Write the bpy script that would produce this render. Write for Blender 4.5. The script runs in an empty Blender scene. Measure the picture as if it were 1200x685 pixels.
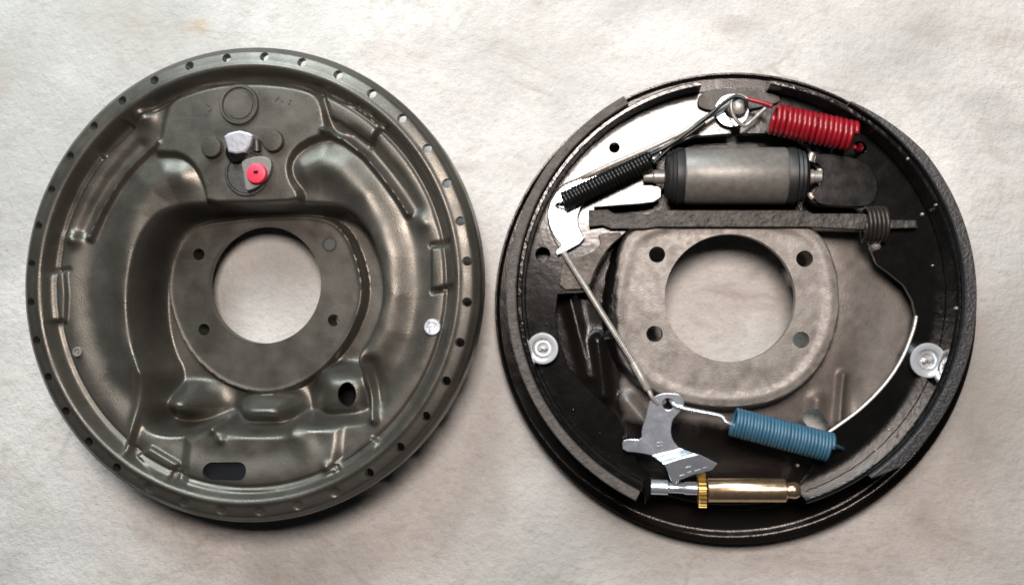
import bpy, bmesh, math, random
import numpy as np
from mathutils import Vector, Matrix, noise

random.seed(7)
rng = np.random.default_rng(7)
sc = bpy.context.scene
col = sc.collection
PI = math.pi

# ------------------------------------------------------------------ camera
F_PX = 1100.0                                   # focal length in photo pixels (1200 wide)
CAM = np.array([0.06198217, -0.01728195, 0.58234593])
RM = np.array([[0.99317065, 0.0, 0.11667074],
               [0.00382143, 0.99946344, -0.03253028],
               [-0.11660814, 0.03275397, 0.99263776]])
cd = bpy.data.cameras.new('camera'); cam = bpy.data.objects.new('camera', cd); col.objects.link(cam)
cd.sensor_width = 36.0; cd.lens = F_PX / 1200 * 36; cd.clip_start = 0.01; cd.clip_end = 50
m4 = Matrix([list(RM[0]) + [CAM[0]], list(RM[1]) + [CAM[1]], list(RM[2]) + [CAM[2]], [0, 0, 0, 1]])
cam.matrix_world = m4
sc.camera = cam

# ------------------------------------------------------------------ light
w = bpy.data.worlds.new('World'); sc.world = w; w.use_nodes = True
bg = w.node_tree.nodes['Background']; bg.inputs[0].default_value = (0.75, 0.92, 1.0, 1); bg.inputs[1].default_value = 0.012

def area(name, loc, target, sx, sy, power, color):
    l = bpy.data.lights.new(name, 'AREA'); l.shape = 'RECTANGLE'; l.size = sx; l.size_y = sy
    l.energy = power; l.color = color
    o = bpy.data.objects.new(name, l); col.objects.link(o)
    o.location = loc
    o.rotation_euler = (Vector(target) - Vector(loc)).to_track_quat('-Z', 'Y').to_euler()
    return o
area('ceiling_lamp', (0.082, 0.227, 0.86), (0.085, 0.05, 0.0), 0.24, 0.20, 9.2, (1.0, 0.87, 0.80))
area('window_light', (-0.40, 1.02, 0.78), (-0.05, 0.0, 0.0), 0.70, 0.70, 23.0, (0.82, 0.96, 1.0))

sc.view_settings.view_transform = 'Standard'
sc.view_settings.look = 'None'
sc.view_settings.exposure = 0.0
sc.view_settings.gamma = 1.0
sc.cycles.pixel_filter_type = 'GAUSSIAN'
sc.cycles.filter_width = 1.9

# ------------------------------------------------------------------ measuring helpers
def W(px, py, z):
    """photo pixel -> point of the bench space at height z"""
    d = RM @ np.array([(px - 600) / F_PX, -(py - 342.5) / F_PX, -1.0])
    return CAM + d * ((z - CAM[2]) / d[2])
def WV(px, py, z): return Vector(W(px, py, z))
def PXA(X, Y, Z):
    v0, v1, v2 = X - CAM[0], Y - CAM[1], Z - CAM[2]
    a = RM[0, 0] * v0 + RM[1, 0] * v1 + RM[2, 0] * v2
    b = RM[0, 1] * v0 + RM[1, 1] * v1 + RM[2, 1] * v2
    c = RM[0, 2] * v0 + RM[1, 2] * v1 + RM[2, 2] * v2
    return 600 - F_PX * a / c, 342.5 + F_PX * b / c
def pxl(n, z=0.045):                             # length of n pixels at height z
    return n * (CAM[2] - z) / F_PX

# ------------------------------------------------------------------ materials
def mat(name, c1, c2=None, rough=0.5, metal=0.0, scale=60.0, bump=0.0, bscale=400.0, rvar=0.0,
        coat=0.0, spec=0.5, extra=None, contrast=0.5, bdist=0.001):
    m = bpy.data.materials.new(name); m.use_nodes = True
    nt = m.node_tree; N = nt.nodes; L = nt.links
    b = N['Principled BSDF']
    b.inputs['Metallic'].default_value = metal
    b.inputs['Specular IOR Level'].default_value = spec
    b.inputs['Coat Weight'].default_value = coat
    b.inputs['Coat Roughness'].default_value = 0.15
    tc = N.new('ShaderNodeTexCoord')
    n1 = N.new('ShaderNodeTexNoise'); n1.inputs['Scale'].default_value = scale; n1.inputs['Detail'].default_value = 6
    n1.inputs['Roughness'].default_value = 0.62
    L.new(tc.outputs['Object'], n1.inputs['Vector'])
    rmp = N.new('ShaderNodeValToRGB')
    rmp.color_ramp.elements[0].position = 0.5 - contrast * 0.4
    rmp.color_ramp.elements[1].position = 0.5 + contrast * 0.4
    rmp.color_ramp.elements[0].color = (*c1, 1); rmp.color_ramp.elements[1].color = (*(c2 or c1), 1)
    L.new(n1.outputs['Fac'], rmp.inputs['Fac'])
    L.new(rmp.outputs['Color'], b.inputs['Base Color'])
    if rvar > 0:
        mr = N.new('ShaderNodeMapRange'); mr.inputs['To Min'].default_value = rough - rvar; mr.inputs['To Max'].default_value = rough + rvar
        mr.inputs['From Min'].default_value = 0.3; mr.inputs['From Max'].default_value = 0.7
        n3 = N.new('ShaderNodeTexNoise'); n3.inputs['Scale'].default_value = scale * 2.3; n3.inputs['Detail'].default_value = 4
        L.new(tc.outputs['Object'], n3.inputs['Vector']); L.new(n3.outputs['Fac'], mr.inputs['Value'])
        L.new(mr.outputs['Result'], b.inputs['Roughness'])
    else:
        b.inputs['Roughness'].default_value = rough
    if bump > 0:
        n2 = N.new('ShaderNodeTexNoise'); n2.inputs['Scale'].default_value = bscale; n2.inputs['Detail'].default_value = 5
        L.new(tc.outputs['Object'], n2.inputs['Vector'])
        bp = N.new('ShaderNodeBump'); bp.inputs['Strength'].default_value = bump; bp.inputs['Distance'].default_value = bdist
        L.new(n2.outputs['Fac'], bp.inputs['Height']); L.new(bp.outputs['Normal'], b.inputs['Normal'])
    if extra: extra(nt, b, tc, rmp)
    return m

M = {}
def dusty(nt, b, tc, rmp):
    N, L = nt.nodes, nt.links
    src = rmp.outputs['Color']
    for sc_, st, lo, hi, colr, fac, rot in ((700, (1, 1, 1), 0.60, 0.72, (0.19, 0.178, 0.155), 0.4, 0), (220, (0.05, 1.6, 1), 0.62, 0.70, (0.20, 0.185, 0.16), 0.15, 0.7), (180, (0.06, 1.5, 1), 0.63, 0.70, (0.06, 0.054, 0.045), 0.15, -0.4), (20, (1, 1, 1), 0.50, 0.70, (0.13, 0.122, 0.105), 0.3, 0)):
        mp = N.new('ShaderNodeMapping'); mp.inputs['Scale'].default_value = st; mp.inputs['Rotation'].default_value = (0, 0, rot)
        L.new(tc.outputs['Object'], mp.inputs['Vector'])
        n = N.new('ShaderNodeTexNoise'); n.inputs['Scale'].default_value = sc_; n.inputs['Detail'].default_value = 4; L.new(mp.outputs['Vector'], n.inputs['Vector'])
        mr = N.new('ShaderNodeMapRange'); mr.inputs['From Min'].default_value = lo; mr.inputs['From Max'].default_value = hi; mr.inputs['To Max'].default_value = fac
        L.new(n.outputs['Fac'], mr.inputs['Value'])
        mx = N.new('ShaderNodeMix'); mx.data_type = 'RGBA'; L.new(mr.outputs['Result'], mx.inputs['Factor']); L.new(src, mx.inputs[6]); mx.inputs[7].default_value = (*colr, 1)
        src = mx.outputs[2]
    L.new(src, b.inputs['Base Color'])
M['olive'] = mat('olive_grey_paint', (0.080, 0.075, 0.064), (0.118, 0.110, 0.096), rough=0.40, metal=0.68, scale=28, bump=0.14, bscale=1300, rvar=0.11, extra=dusty)
M['plug'] = mat('plug_paint', (0.05, 0.052, 0.052), (0.08, 0.082, 0.08), rough=0.5, metal=0.3, scale=120)
M['olive_worn'] = mat('charcoal_cast', (0.035, 0.034, 0.032), (0.06, 0.058, 0.055), rough=0.5, metal=0.2, scale=120, bump=0.3, bscale=600, rvar=0.1)
def rim_black_and_shade(nt, b, tc, rmp):
    # the outer flange keeps its black paint, worn away towards the middle; shade behind the cylinder is painted in
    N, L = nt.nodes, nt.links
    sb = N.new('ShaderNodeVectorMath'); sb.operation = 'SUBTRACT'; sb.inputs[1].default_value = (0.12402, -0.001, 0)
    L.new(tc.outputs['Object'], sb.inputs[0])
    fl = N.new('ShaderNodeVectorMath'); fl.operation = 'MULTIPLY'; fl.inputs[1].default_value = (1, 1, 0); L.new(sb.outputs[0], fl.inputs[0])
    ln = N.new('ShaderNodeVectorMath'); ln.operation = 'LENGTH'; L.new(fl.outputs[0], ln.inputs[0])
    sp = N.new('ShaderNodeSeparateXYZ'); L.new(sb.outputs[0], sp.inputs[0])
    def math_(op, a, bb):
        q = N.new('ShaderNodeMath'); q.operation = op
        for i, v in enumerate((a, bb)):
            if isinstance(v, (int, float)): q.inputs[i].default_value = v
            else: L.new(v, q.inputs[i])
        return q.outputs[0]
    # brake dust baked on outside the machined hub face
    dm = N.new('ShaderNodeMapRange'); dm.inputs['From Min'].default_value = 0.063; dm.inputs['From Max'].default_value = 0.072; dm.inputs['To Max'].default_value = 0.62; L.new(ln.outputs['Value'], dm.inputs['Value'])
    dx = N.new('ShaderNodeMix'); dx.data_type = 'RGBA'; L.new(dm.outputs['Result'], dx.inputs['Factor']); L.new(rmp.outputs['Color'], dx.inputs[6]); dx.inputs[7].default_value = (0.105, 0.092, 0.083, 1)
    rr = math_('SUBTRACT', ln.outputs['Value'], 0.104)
    ty = math_('SUBTRACT', sp.outputs['Y'], 0.043)  # deep shade around the wheel cylinder, painted into the plate colour
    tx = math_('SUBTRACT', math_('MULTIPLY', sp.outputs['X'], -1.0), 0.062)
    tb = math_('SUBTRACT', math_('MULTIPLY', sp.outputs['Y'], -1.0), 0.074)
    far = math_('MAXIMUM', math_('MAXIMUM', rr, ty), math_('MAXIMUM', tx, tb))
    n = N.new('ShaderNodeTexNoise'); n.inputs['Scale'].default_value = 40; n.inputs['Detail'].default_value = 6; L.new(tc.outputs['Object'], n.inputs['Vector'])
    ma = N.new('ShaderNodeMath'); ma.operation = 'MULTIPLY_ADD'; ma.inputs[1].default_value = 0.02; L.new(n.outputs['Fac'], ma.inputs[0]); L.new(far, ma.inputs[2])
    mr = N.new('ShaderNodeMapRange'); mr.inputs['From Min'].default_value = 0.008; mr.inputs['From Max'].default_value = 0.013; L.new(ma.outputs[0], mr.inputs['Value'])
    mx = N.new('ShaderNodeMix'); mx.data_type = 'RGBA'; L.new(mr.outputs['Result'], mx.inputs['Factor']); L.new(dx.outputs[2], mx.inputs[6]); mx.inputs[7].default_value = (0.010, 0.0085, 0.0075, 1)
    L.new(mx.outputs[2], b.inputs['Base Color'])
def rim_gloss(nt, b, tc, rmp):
    rim_black_and_shade(nt, b, tc, rmp)
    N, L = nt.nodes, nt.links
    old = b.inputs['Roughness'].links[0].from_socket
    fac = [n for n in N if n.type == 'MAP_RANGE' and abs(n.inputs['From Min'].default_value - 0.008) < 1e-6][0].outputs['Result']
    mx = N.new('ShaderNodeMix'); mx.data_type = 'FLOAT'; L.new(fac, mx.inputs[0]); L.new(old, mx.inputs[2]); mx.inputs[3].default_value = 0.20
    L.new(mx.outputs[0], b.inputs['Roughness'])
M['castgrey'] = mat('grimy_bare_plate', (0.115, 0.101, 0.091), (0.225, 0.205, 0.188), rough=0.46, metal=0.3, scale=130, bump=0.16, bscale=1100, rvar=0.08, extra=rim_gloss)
M['shoe'] = mat('black_gloss_shoe', (0.0022, 0.0022, 0.0022), (0.004, 0.0038, 0.0036), rough=0.165, scale=55, bump=0.06, bscale=300, rvar=0.02, spec=0.6)
M['shoe_brown'] = mat('dull_brown_steel', (0.035, 0.026, 0.022), (0.10, 0.082, 0.072), rough=0.5, metal=0.3, scale=70, bump=0.5, bscale=380, rvar=0.1)
M['lining'] = mat('friction_lining', (0.030, 0.026, 0.024), (0.115, 0.100, 0.090), rough=0.7, scale=300, bump=0.8, bscale=700, contrast=0.7)
M['lining_dark'] = mat('dark_friction_lining', (0.014, 0.014, 0.016), (0.034, 0.034, 0.037), rough=0.42, scale=260, bump=0.5, bscale=700)
M['zinc'] = mat('zinc_plate', (0.60, 0.64, 0.72), (0.70, 0.74, 0.82), rough=0.24, metal=0.8, scale=90, bump=0.10, bscale=220, rvar=0.05)
M['zinc_bright'] = mat('bright_zinc', (0.62, 0.66, 0.70), (0.76, 0.80, 0.83), rough=0.25, metal=0.6, scale=90, bump=0.05, bscale=300)
M['worn'] = mat('worn_edge_and_glint', (0.5, 0.47, 0.43), (0.75, 0.71, 0.66), rough=0.35, metal=0.4, scale=300, bump=0.3, bscale=500)  # bare metal edges, also the painted highlights on the fork
M['steel'] = mat('dull_steel', (0.26, 0.25, 0.235), (0.40, 0.385, 0.36), rough=0.38, metal=0.5, scale=120, bump=0.2, bscale=500, rvar=0.08)
M['boss'] = mat('grey_boss', (0.13, 0.125, 0.118), (0.20, 0.195, 0.185), rough=0.5, metal=0.2, scale=150, bump=0.2, bscale=600)
M['fitting'] = mat('dull_zinc', (0.36, 0.37, 0.42), (0.52, 0.53, 0.58), rough=0.38, metal=0.4, scale=150, bump=0.2, bscale=400)
M['table'] = mat('black_shoe_rim', (0.0025, 0.0025, 0.0025), (0.005, 0.005, 0.005), rough=0.18, scale=55, bump=0.3, bscale=330, rvar=0.05, spec=0.5)
M['tab'] = mat('dull_grey_tab', (0.035, 0.031, 0.029), (0.10, 0.09, 0.082), rough=0.5, metal=0.0, scale=120, bump=0.4, bscale=400, spec=0.3)
M['cable'] = mat('grimy_cable', (0.24, 0.225, 0.205), (0.40, 0.38, 0.35), rough=0.42, metal=0.3, scale=400)
M['plate_dark'] = mat('dark_web_plate', (0.003, 0.003, 0.003), (0.008, 0.0075, 0.007), rough=0.22, scale=60, bump=0.05, bscale=200, rvar=0.05, spec=0.4)
M['black'] = mat('black_oxide', (0.004, 0.004, 0.004), (0.008, 0.008, 0.008), rough=0.30, scale=90, spec=0.35, rvar=0.05)
M['slotrubber'] = mat('slot_rubber', (0.005, 0.006, 0.008), (0.009, 0.010, 0.013), rough=0.7, scale=90, spec=0.15)
M['rubber'] = mat('rubber', (0.010, 0.010, 0.011), (0.02, 0.02, 0.02), rough=0.5, scale=90)
M['cyl'] = mat('cylinder_cast', (0.125, 0.116, 0.105), (0.19, 0.178, 0.165), rough=0.42, metal=0.3, scale=260, bump=0.10, bscale=1500, rvar=0.04)
M['red'] = mat('red_spring_paint', (0.20, 0.005, 0.012), (0.27, 0.010, 0.018), rough=0.32, scale=200, coat=0.2)
M['blue'] = mat('blue_spring_paint', (0.026, 0.085, 0.140), (0.04, 0.115, 0.175), rough=0.42, scale=200)
M['redcap'] = mat('red_rubber_cap', (0.68, 0.02, 0.055), (0.78, 0.04, 0.085), rough=0.45, scale=200)
M['brass'] = mat('yellow_zinc', (0.42, 0.29, 0.08), (0.60, 0.43, 0.15), rough=0.4, metal=0.8, scale=200)
M['bronze'] = mat('bronze_sleeve', (0.42, 0.29, 0.185), (0.55, 0.39, 0.26), rough=0.25, metal=0.9, scale=120, rvar=0.04)
M['strut'] = mat('grimy_strut', (0.005, 0.0045, 0.004), (0.05, 0.044, 0.039), rough=0.5, metal=0.2, scale=170, bump=0.7, bscale=420, contrast=0.35)
M['brownspring'] = mat('brown_spring_steel', (0.02, 0.017, 0.014), (0.05, 0.042, 0.035), rough=0.42, metal=0.4, scale=150)

def cloth_extra(nt, b, tc, rmp):
    N, L = nt.nodes, nt.links
    def stain(sc_, lo, hi, colr, fac, src, stretch=(1, 1, 1)):
        mp = N.new('ShaderNodeMapping'); mp.inputs['Scale'].default_value = stretch
        L.new(tc.outputs['Object'], mp.inputs['Vector'])
        n = N.new('ShaderNodeTexNoise'); n.inputs['Scale'].default_value = sc_; n.inputs['Detail'].default_value = 7; n.inputs['Roughness'].default_value = 0.6
        n.inputs['Distortion'].default_value = 0.5
        L.new(mp.outputs['Vector'], n.inputs['Vector'])
        mr = N.new('ShaderNodeMapRange'); mr.inputs['From Min'].default_value = lo; mr.inputs['From Max'].default_value = hi; mr.inputs['To Max'].default_value = fac
        L.new(n.outputs['Fac'], mr.inputs['Value'])
        mx = N.new('ShaderNodeMix'); mx.data_type = 'RGBA'; mx.blend_type = 'MIX'
        L.new(mr.outputs['Result'], mx.inputs['Factor']); L.new(src, mx.inputs[6]); mx.inputs[7].default_value = (*colr, 1)
        return mx.outputs[2]
    s = rmp.outputs['Color']
    s = stain(5, 0.46, 0.66, (0.33, 0.335, 0.325), 0.75, s)
    s = stain(900, 0.50, 0.75, (0.30, 0.28, 0.26), 0.4, s, (0.6, 1.2, 1))
    s = stain(9, 0.50, 0.72, (0.42, 0.40, 0.37), 0.85, s)
    s = stain(24, 0.56, 0.74, (0.38, 0.34, 0.31), 0.6, s, (1, 1.8, 1))
    s = stain(60, 0.60, 0.78, (0.36, 0.32, 0.28), 0.55, s, (0.7, 1.6, 1))
    s = stain(330, 0.50, 0.80, (0.34, 0.31, 0.28), 0.5, s, (0.6, 1.2, 1))
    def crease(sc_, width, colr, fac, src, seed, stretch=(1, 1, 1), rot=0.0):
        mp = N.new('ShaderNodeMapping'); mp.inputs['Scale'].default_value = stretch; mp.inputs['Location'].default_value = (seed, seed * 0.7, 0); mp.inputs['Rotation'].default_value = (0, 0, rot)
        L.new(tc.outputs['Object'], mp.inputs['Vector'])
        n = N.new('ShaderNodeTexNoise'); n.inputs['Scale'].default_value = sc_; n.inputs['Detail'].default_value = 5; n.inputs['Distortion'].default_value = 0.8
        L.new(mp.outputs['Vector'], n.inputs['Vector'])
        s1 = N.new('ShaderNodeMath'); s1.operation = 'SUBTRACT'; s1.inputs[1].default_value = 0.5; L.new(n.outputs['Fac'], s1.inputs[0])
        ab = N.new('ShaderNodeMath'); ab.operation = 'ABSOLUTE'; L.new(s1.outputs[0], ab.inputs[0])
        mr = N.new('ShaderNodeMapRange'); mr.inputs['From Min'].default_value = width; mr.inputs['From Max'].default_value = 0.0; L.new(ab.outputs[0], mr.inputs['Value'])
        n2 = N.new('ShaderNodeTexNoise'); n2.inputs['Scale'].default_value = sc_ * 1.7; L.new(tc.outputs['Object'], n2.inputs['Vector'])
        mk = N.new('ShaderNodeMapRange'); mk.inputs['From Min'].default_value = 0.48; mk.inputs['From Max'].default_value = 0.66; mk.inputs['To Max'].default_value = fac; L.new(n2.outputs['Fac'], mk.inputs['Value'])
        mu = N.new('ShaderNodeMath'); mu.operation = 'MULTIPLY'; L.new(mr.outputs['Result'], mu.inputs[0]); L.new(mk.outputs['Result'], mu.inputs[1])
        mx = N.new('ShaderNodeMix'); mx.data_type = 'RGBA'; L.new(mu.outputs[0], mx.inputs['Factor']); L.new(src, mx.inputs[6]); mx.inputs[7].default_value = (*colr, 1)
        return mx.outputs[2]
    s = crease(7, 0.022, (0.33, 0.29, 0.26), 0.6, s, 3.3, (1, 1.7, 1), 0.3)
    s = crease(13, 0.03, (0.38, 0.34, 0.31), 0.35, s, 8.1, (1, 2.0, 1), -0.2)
    def spot(p, r, colr, fac, src, stretch=1.0):
        mp = N.new('ShaderNodeMapping'); mp.inputs['Location'].default_value = (-p[0], -p[1] * stretch, 0); mp.inputs['Scale'].default_value = (1, stretch, 1)
        n = N.new('ShaderNodeTexNoise'); n.inputs['Scale'].default_value = 50; n.inputs['Detail'].default_value = 5
        L.new(tc.outputs['Object'], n.inputs['Vector'])
        mxv = N.new('ShaderNodeVectorMath'); mxv.operation = 'SCALE'; mxv.inputs['Scale'].default_value = 1.1 * r
        L.new(n.outputs['Color'], mxv.inputs[0])
        ad = N.new('ShaderNodeVectorMath'); ad.operation = 'ADD'
        sb = N.new('ShaderNodeVectorMath'); sb.operation = 'SUBTRACT'; sb.inputs[1].default_value = (0.55 * r, 0.55 * r, 0.55 * r)
        L.new(tc.outputs['Object'], mp.inputs['Vector']); L.new(mp.outputs['Vector'], ad.inputs[0]); L.new(mxv.outputs[0], sb.inputs[0]); L.new(sb.outputs[0], ad.inputs[1])
        ln = N.new('ShaderNodeVectorMath'); ln.operation = 'LENGTH'; L.new(ad.outputs[0], ln.inputs[0])
        mr = N.new('ShaderNodeMapRange'); mr.interpolation_type = 'SMOOTHSTEP'
        mr.inputs['From Min'].default_value = r; mr.inputs['From Max'].default_value = 0.0; mr.inputs['To Min'].default_value = 0; mr.inputs['To Max'].default_value = fac
        L.new(ln.outputs['Value'], mr.inputs['Value'])
        mx = N.new('ShaderNodeMix'); mx.data_type = 'RGBA'
        L.new(mr.outputs['Result'], mx.inputs['Factor']); L.new(src, mx.inputs[6]); mx.inputs[7].default_value = (*colr, 1)
        return mx.outputs[2]
    for (px, py, r, c, fc, st) in [(232, 30, .011, (0.40, 0.30, 0.16), .55, 1.2), (1095, 38, .030, (0.30, 0.28, 0.26), .55, 1.9),
                                   (862, 30, .022, (0.33, 0.29, 0.26), .5, 2.0), (450, 60, .03, (0.42, 0.37, 0.34), .35, 2.0), (1165, 120, .03, (0.36, 0.35, 0.34), .45, 2.2),
                                   (545, 195, .018, (0.36, 0.31, 0.28), .55, 2.5), (490, 65, .02, (0.40, 0.35, 0.32), .4, 3.0), (680, 50, .03, (0.45, 0.40, 0.36), .35, 3.0),
                                   (370, 650, .02, (0.42, 0.40, 0.38), .4, 2.0), (590, 640, .03, (0.42, 0.39, 0.36), .35, 2.0), (90, 640, .05, (0.42, 0.41, 0.40), .35, 2.0)]:
        p = W(px, py, 0)
        s = spot(p, r, c, fc, s, st)
    L.new(s, b.inputs['Base Color'])
    # fibre relief over the noise bump
    wv = N.new('ShaderNodeTexNoise'); wv.inputs['Scale'].default_value = 1500; wv.inputs['Detail'].default_value = 3
    mp = N.new('ShaderNodeMapping'); mp.inputs['Scale'].default_value = (0.35, 1.3, 1); mp.inputs['Rotation'].default_value = (0, 0, 0.25)
    L.new(tc.outputs['Object'], mp.inputs['Vector']); L.new(mp.outputs['Vector'], wv.inputs['Vector'])
    b2 = N.new('ShaderNodeBump'); b2.inputs['Strength'].default_value = 0.5; b2.inputs['Distance'].default_value = 0.0008
    L.new(wv.outputs['Fac'], b2.inputs['Height'])
    bp = [n for n in N if n.type == 'BUMP' and n != b2][0]
    L.new(bp.outputs['Normal'], b2.inputs['Normal']); L.new(b2.outputs['Normal'], b.inputs['Normal'])
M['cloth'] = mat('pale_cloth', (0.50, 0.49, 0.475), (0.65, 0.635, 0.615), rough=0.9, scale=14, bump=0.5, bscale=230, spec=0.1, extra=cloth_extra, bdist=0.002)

# ------------------------------------------------------------------ object helpers
def link(name, me, material, parent=None, smooth=True):
    o = bpy.data.objects.new(name, me); col.objects.link(o)
    if material: 
        me.materials.clear(); me.materials.append(M[material] if isinstance(material, str) else material)
    if smooth is not None:
        for p in me.polygons: p.use_smooth = smooth
    if parent is not None:
        o.parent = parent
        if parent.name in ROOTLOC: o.matrix_parent_inverse = Matrix.Translation(ROOTLOC[parent.name]).inverted()
    return o
ROOTLOC = {}
def np_mesh(name, V, Fc):
    me = bpy.data.meshes.new(name)
    me.from_pydata([tuple(v) for v in V], [], [tuple(f) for f in Fc]); me.update(); me.validate()
    return me
def bm_mesh(name, bm, angle=None):
    me = bpy.data.meshes.new(name)
    if angle is not None:
        for f in bm.faces: f.smooth = True
        for e in bm.edges:
            if len(e.link_faces) == 2 and e.calc_face_angle(0) > angle: e.smooth = False
    bm.to_mesh(me); bm.free(); return me

def add_flat(bm, loops, z, thick, bevel=0.0004, tilt=None):
    """flat plate cut from outlines (first loop outer, others holes), top at z; returns new verts"""
    cu = bpy.data.curves.new('tmp', 'CURVE'); cu.dimensions = '2D'; cu.fill_mode = 'BOTH'
    cu.extrude = max(thick / 2 - bevel, 1e-5); cu.bevel_depth = bevel; cu.bevel_resolution = 1; cu.offset = -bevel
    for lp in loops:
        s = cu.splines.new('POLY'); s.points.add(len(lp) - 1); s.use_cyclic_u = True
        for q, p in enumerate(lp): s.points[q].co = (p[0], p[1], 0, 1)
    ob = bpy.data.objects.new('tmp', cu); col.objects.link(ob)
    dg = bpy.context.evaluated_depsgraph_get(); dg.update()
    me = bpy.data.meshes.new_from_object(ob.evaluated_get(dg))
    bpy.data.objects.remove(ob); bpy.data.curves.remove(cu)
    n0 = len(bm.verts)
    bm.from_mesh(me); bpy.data.meshes.remove(me)
    bm.verts.ensure_lookup_table()
    nv = bm.verts[n0:]
    for v in nv:
        v.co.z += z - thick / 2
        if tilt: v.co.z += tilt(v.co.x, v.co.y)
    return nv
def flat(name, loops, z, thick, material, parent, bevel=0.0004, tilt=None):
    bm = bmesh.new(); add_flat(bm, loops, z, thick, bevel, tilt)
    bmesh.ops.remove_doubles(bm, verts=bm.verts[:], dist=1e-6)
    return link(name, bm_mesh(name, bm, math.radians(10)), material, parent, None)
def poly_px(pts, z, smooth=0):
    """pixel outline -> world xy loop, optionally rounded by corner cutting"""
    q = [np.array(W(x, y, z)[:2]) for x, y in pts]
    for _ in range(smooth):
        r = []
        for i in range(len(q)):
            a, b = q[i], q[(i + 1) % len(q)]
            r += [a * 0.78 + b * 0.22, a * 0.22 + b * 0.78]
        q = r
    return q
def circ_loop(c, r, n=24):
    return [(c[0] + r * math.cos(2 * PI * k / n), c[1] + r * math.sin(2 * PI * k / n)) for k in range(n)]

def lathe_into(bm, prof, origin, axis, n=40, close=False):
    """prof: list of (radius, along axis)"""
    ax = Vector(axis).normalized(); u = ax.orthogonal().normalized(); v = ax.cross(u); o = Vector(origin)
    rings = []
    for r, h in prof:
        if r < 1e-7: rings.append([bm.verts.new(o + ax * h)])
        else: rings.append([bm.verts.new(o + ax * h + (u * math.cos(2 * PI * k / n) + v * math.sin(2 * PI * k / n)) * r) for k in range(n)])
    for a, b in zip(rings, rings[1:]):
        for k in range(n):
            k2 = (k + 1) % n
            if len(a) == 1 and len(b) == 1: continue
            if len(a) == 1: bm.faces.new((a[0], b[k2], b[k]))
            elif len(b) == 1: bm.faces.new((a[k], a[k2], b[0]))
            else: bm.faces.new((a[k], a[k2], b[k2], b[k]))
    bmesh.ops.recalc_face_normals(bm, faces=bm.faces[:])
def lathe(name, prof, origin, axis, material, parent, n=40, angle=35):
    bm = bmesh.new(); lathe_into(bm, prof, origin, axis, n)
    return link(name, bm_mesh(name, bm, math.radians(angle)), material, parent, None)

def sweep_arrays(P, r, n=8, caps=True):
    P = [Vector(p) for p in P]
    rad = r if isinstance(r, (list, tuple, np.ndarray)) else [r] * len(P)
    V = []; Fc = []
    t0 = (P[1] - P[0]).normalized(); u = t0.orthogonal().normalized()
    for i, p in enumerate(P):
        t = (P[min(i + 1, len(P) - 1)] - P[max(i - 1, 0)]).normalized()
        u = (u - t * u.dot(t)).normalized(); v = t.cross(u)
        for k in range(n):
            a = 2 * PI * k / n
            V.append(p + (u * math.cos(a) + v * math.sin(a)) * rad[i])
    for i in range(len(P) - 1):
        for k in range(n):
            k2 = (k + 1) % n
            Fc.append((i * n + k, i * n + k2, (i + 1) * n + k2, (i + 1) * n + k))
    if caps:
        Fc.append(tuple(range(n))[::-1]); Fc.append(tuple(range((len(P) - 1) * n, len(P) * n)))
    return V, Fc
def tube(name, P, r, material, parent, n=8):
    V, Fc = sweep_arrays(P, r, n)
    return link(name, np_mesh(name, V, Fc), material, parent, True)
def spline(P, sub=8):
    P = [Vector(p) for p in P]; out = []
    for i in range(len(P) - 1):
        p0, p1, p2, p3 = P[max(i - 1, 0)], P[i], P[i + 1], P[min(i + 2, len(P) - 1)]
        for s in range(sub):
            t = s / sub
            out.append(0.5 * ((2 * p1) + (p2 - p0) * t + (2 * p0 - 5 * p1 + 4 * p2 - p3) * t * t + (3 * p1 - p0 - 3 * p2 + p3) * t ** 3))
    out.append(P[-1]); return out
def helix(A, B, r, turns, per=16, phase=0.0, jitter=0.0):
    A = Vector(A); B = Vector(B); ax = (B - A); L = ax.length; ax.normalize()
    u = Vector((0, 0, 1)); u = (u - ax * u.dot(ax)).normalized(); v = ax.cross(u)
    out = []
    n = int(turns * per)
    for i in range(n + 1):
        a = 2 * PI * i / per + phase
        w_ = min(1.0, 6.0 * i / n, 6.0 * (n - i) / n) * L / turns * 0.22 * (math.sin(i / per * 0.9 + r * 4000) + 0.6 * math.sin(i / per * 2.3))
        out.append(A + ax * (L * i / n + w_ * jitter) + (u * math.cos(a) + v * math.sin(a)) * r)
    return out

def arc_solid(name, c, r0, r1, z0, z1, a0, a1, material, parent, n=96, bev=0.0006, taper=0.0):
    """curved bar (shoe table, lining): arc of a ring, angles in degrees"""
    prof = [(r0, z0), (r1, z0), (r1, z1 - bev), (r1 - bev, z1), (r0 + bev, z1), (r0, z1 - bev)]
    V = []; Fc = []; k = len(prof)
    for i in range(n + 1):
        a = math.radians(a0 + (a1 - a0) * i / n)
        e = min(i, (n - i) * 3.0) / n * abs(a1 - a0); cut = max(0.0, 1 - e / taper) * 0.75 * (r1 - r0) if taper else 0.0
        for r, z in prof:
            r = r - cut if r > (r0 + r1) / 2 else r
            V.append((c[0] + r * math.cos(a), c[1] + r * math.sin(a), z))
    for i in range(n):
        for j in range(k):
            j2 = (j + 1) % k
            q = (i * k + j, i * k + j2, (i + 1) * k + j2, (i + 1) * k + j)
            Fc.append(q if a1 < a0 else q[::-1])
    e0 = tuple(range(k)); e1 = tuple(range(n * k, n * k + k))
    if a1 < a0: e0, e1 = e0[::-1], e1
    else: e1 = e1[::-1]
    Fc += [e0, e1]
    me = np_mesh(name, V, Fc)
    bm = bmesh.new(); bm.from_mesh(me); bpy.data.meshes.remove(me)
    bmesh.ops.recalc_face_normals(bm, faces=bm.faces[:])
    return link(name, bm_mesh(name, bm, math.radians(40)), material, parent, None)

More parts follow.
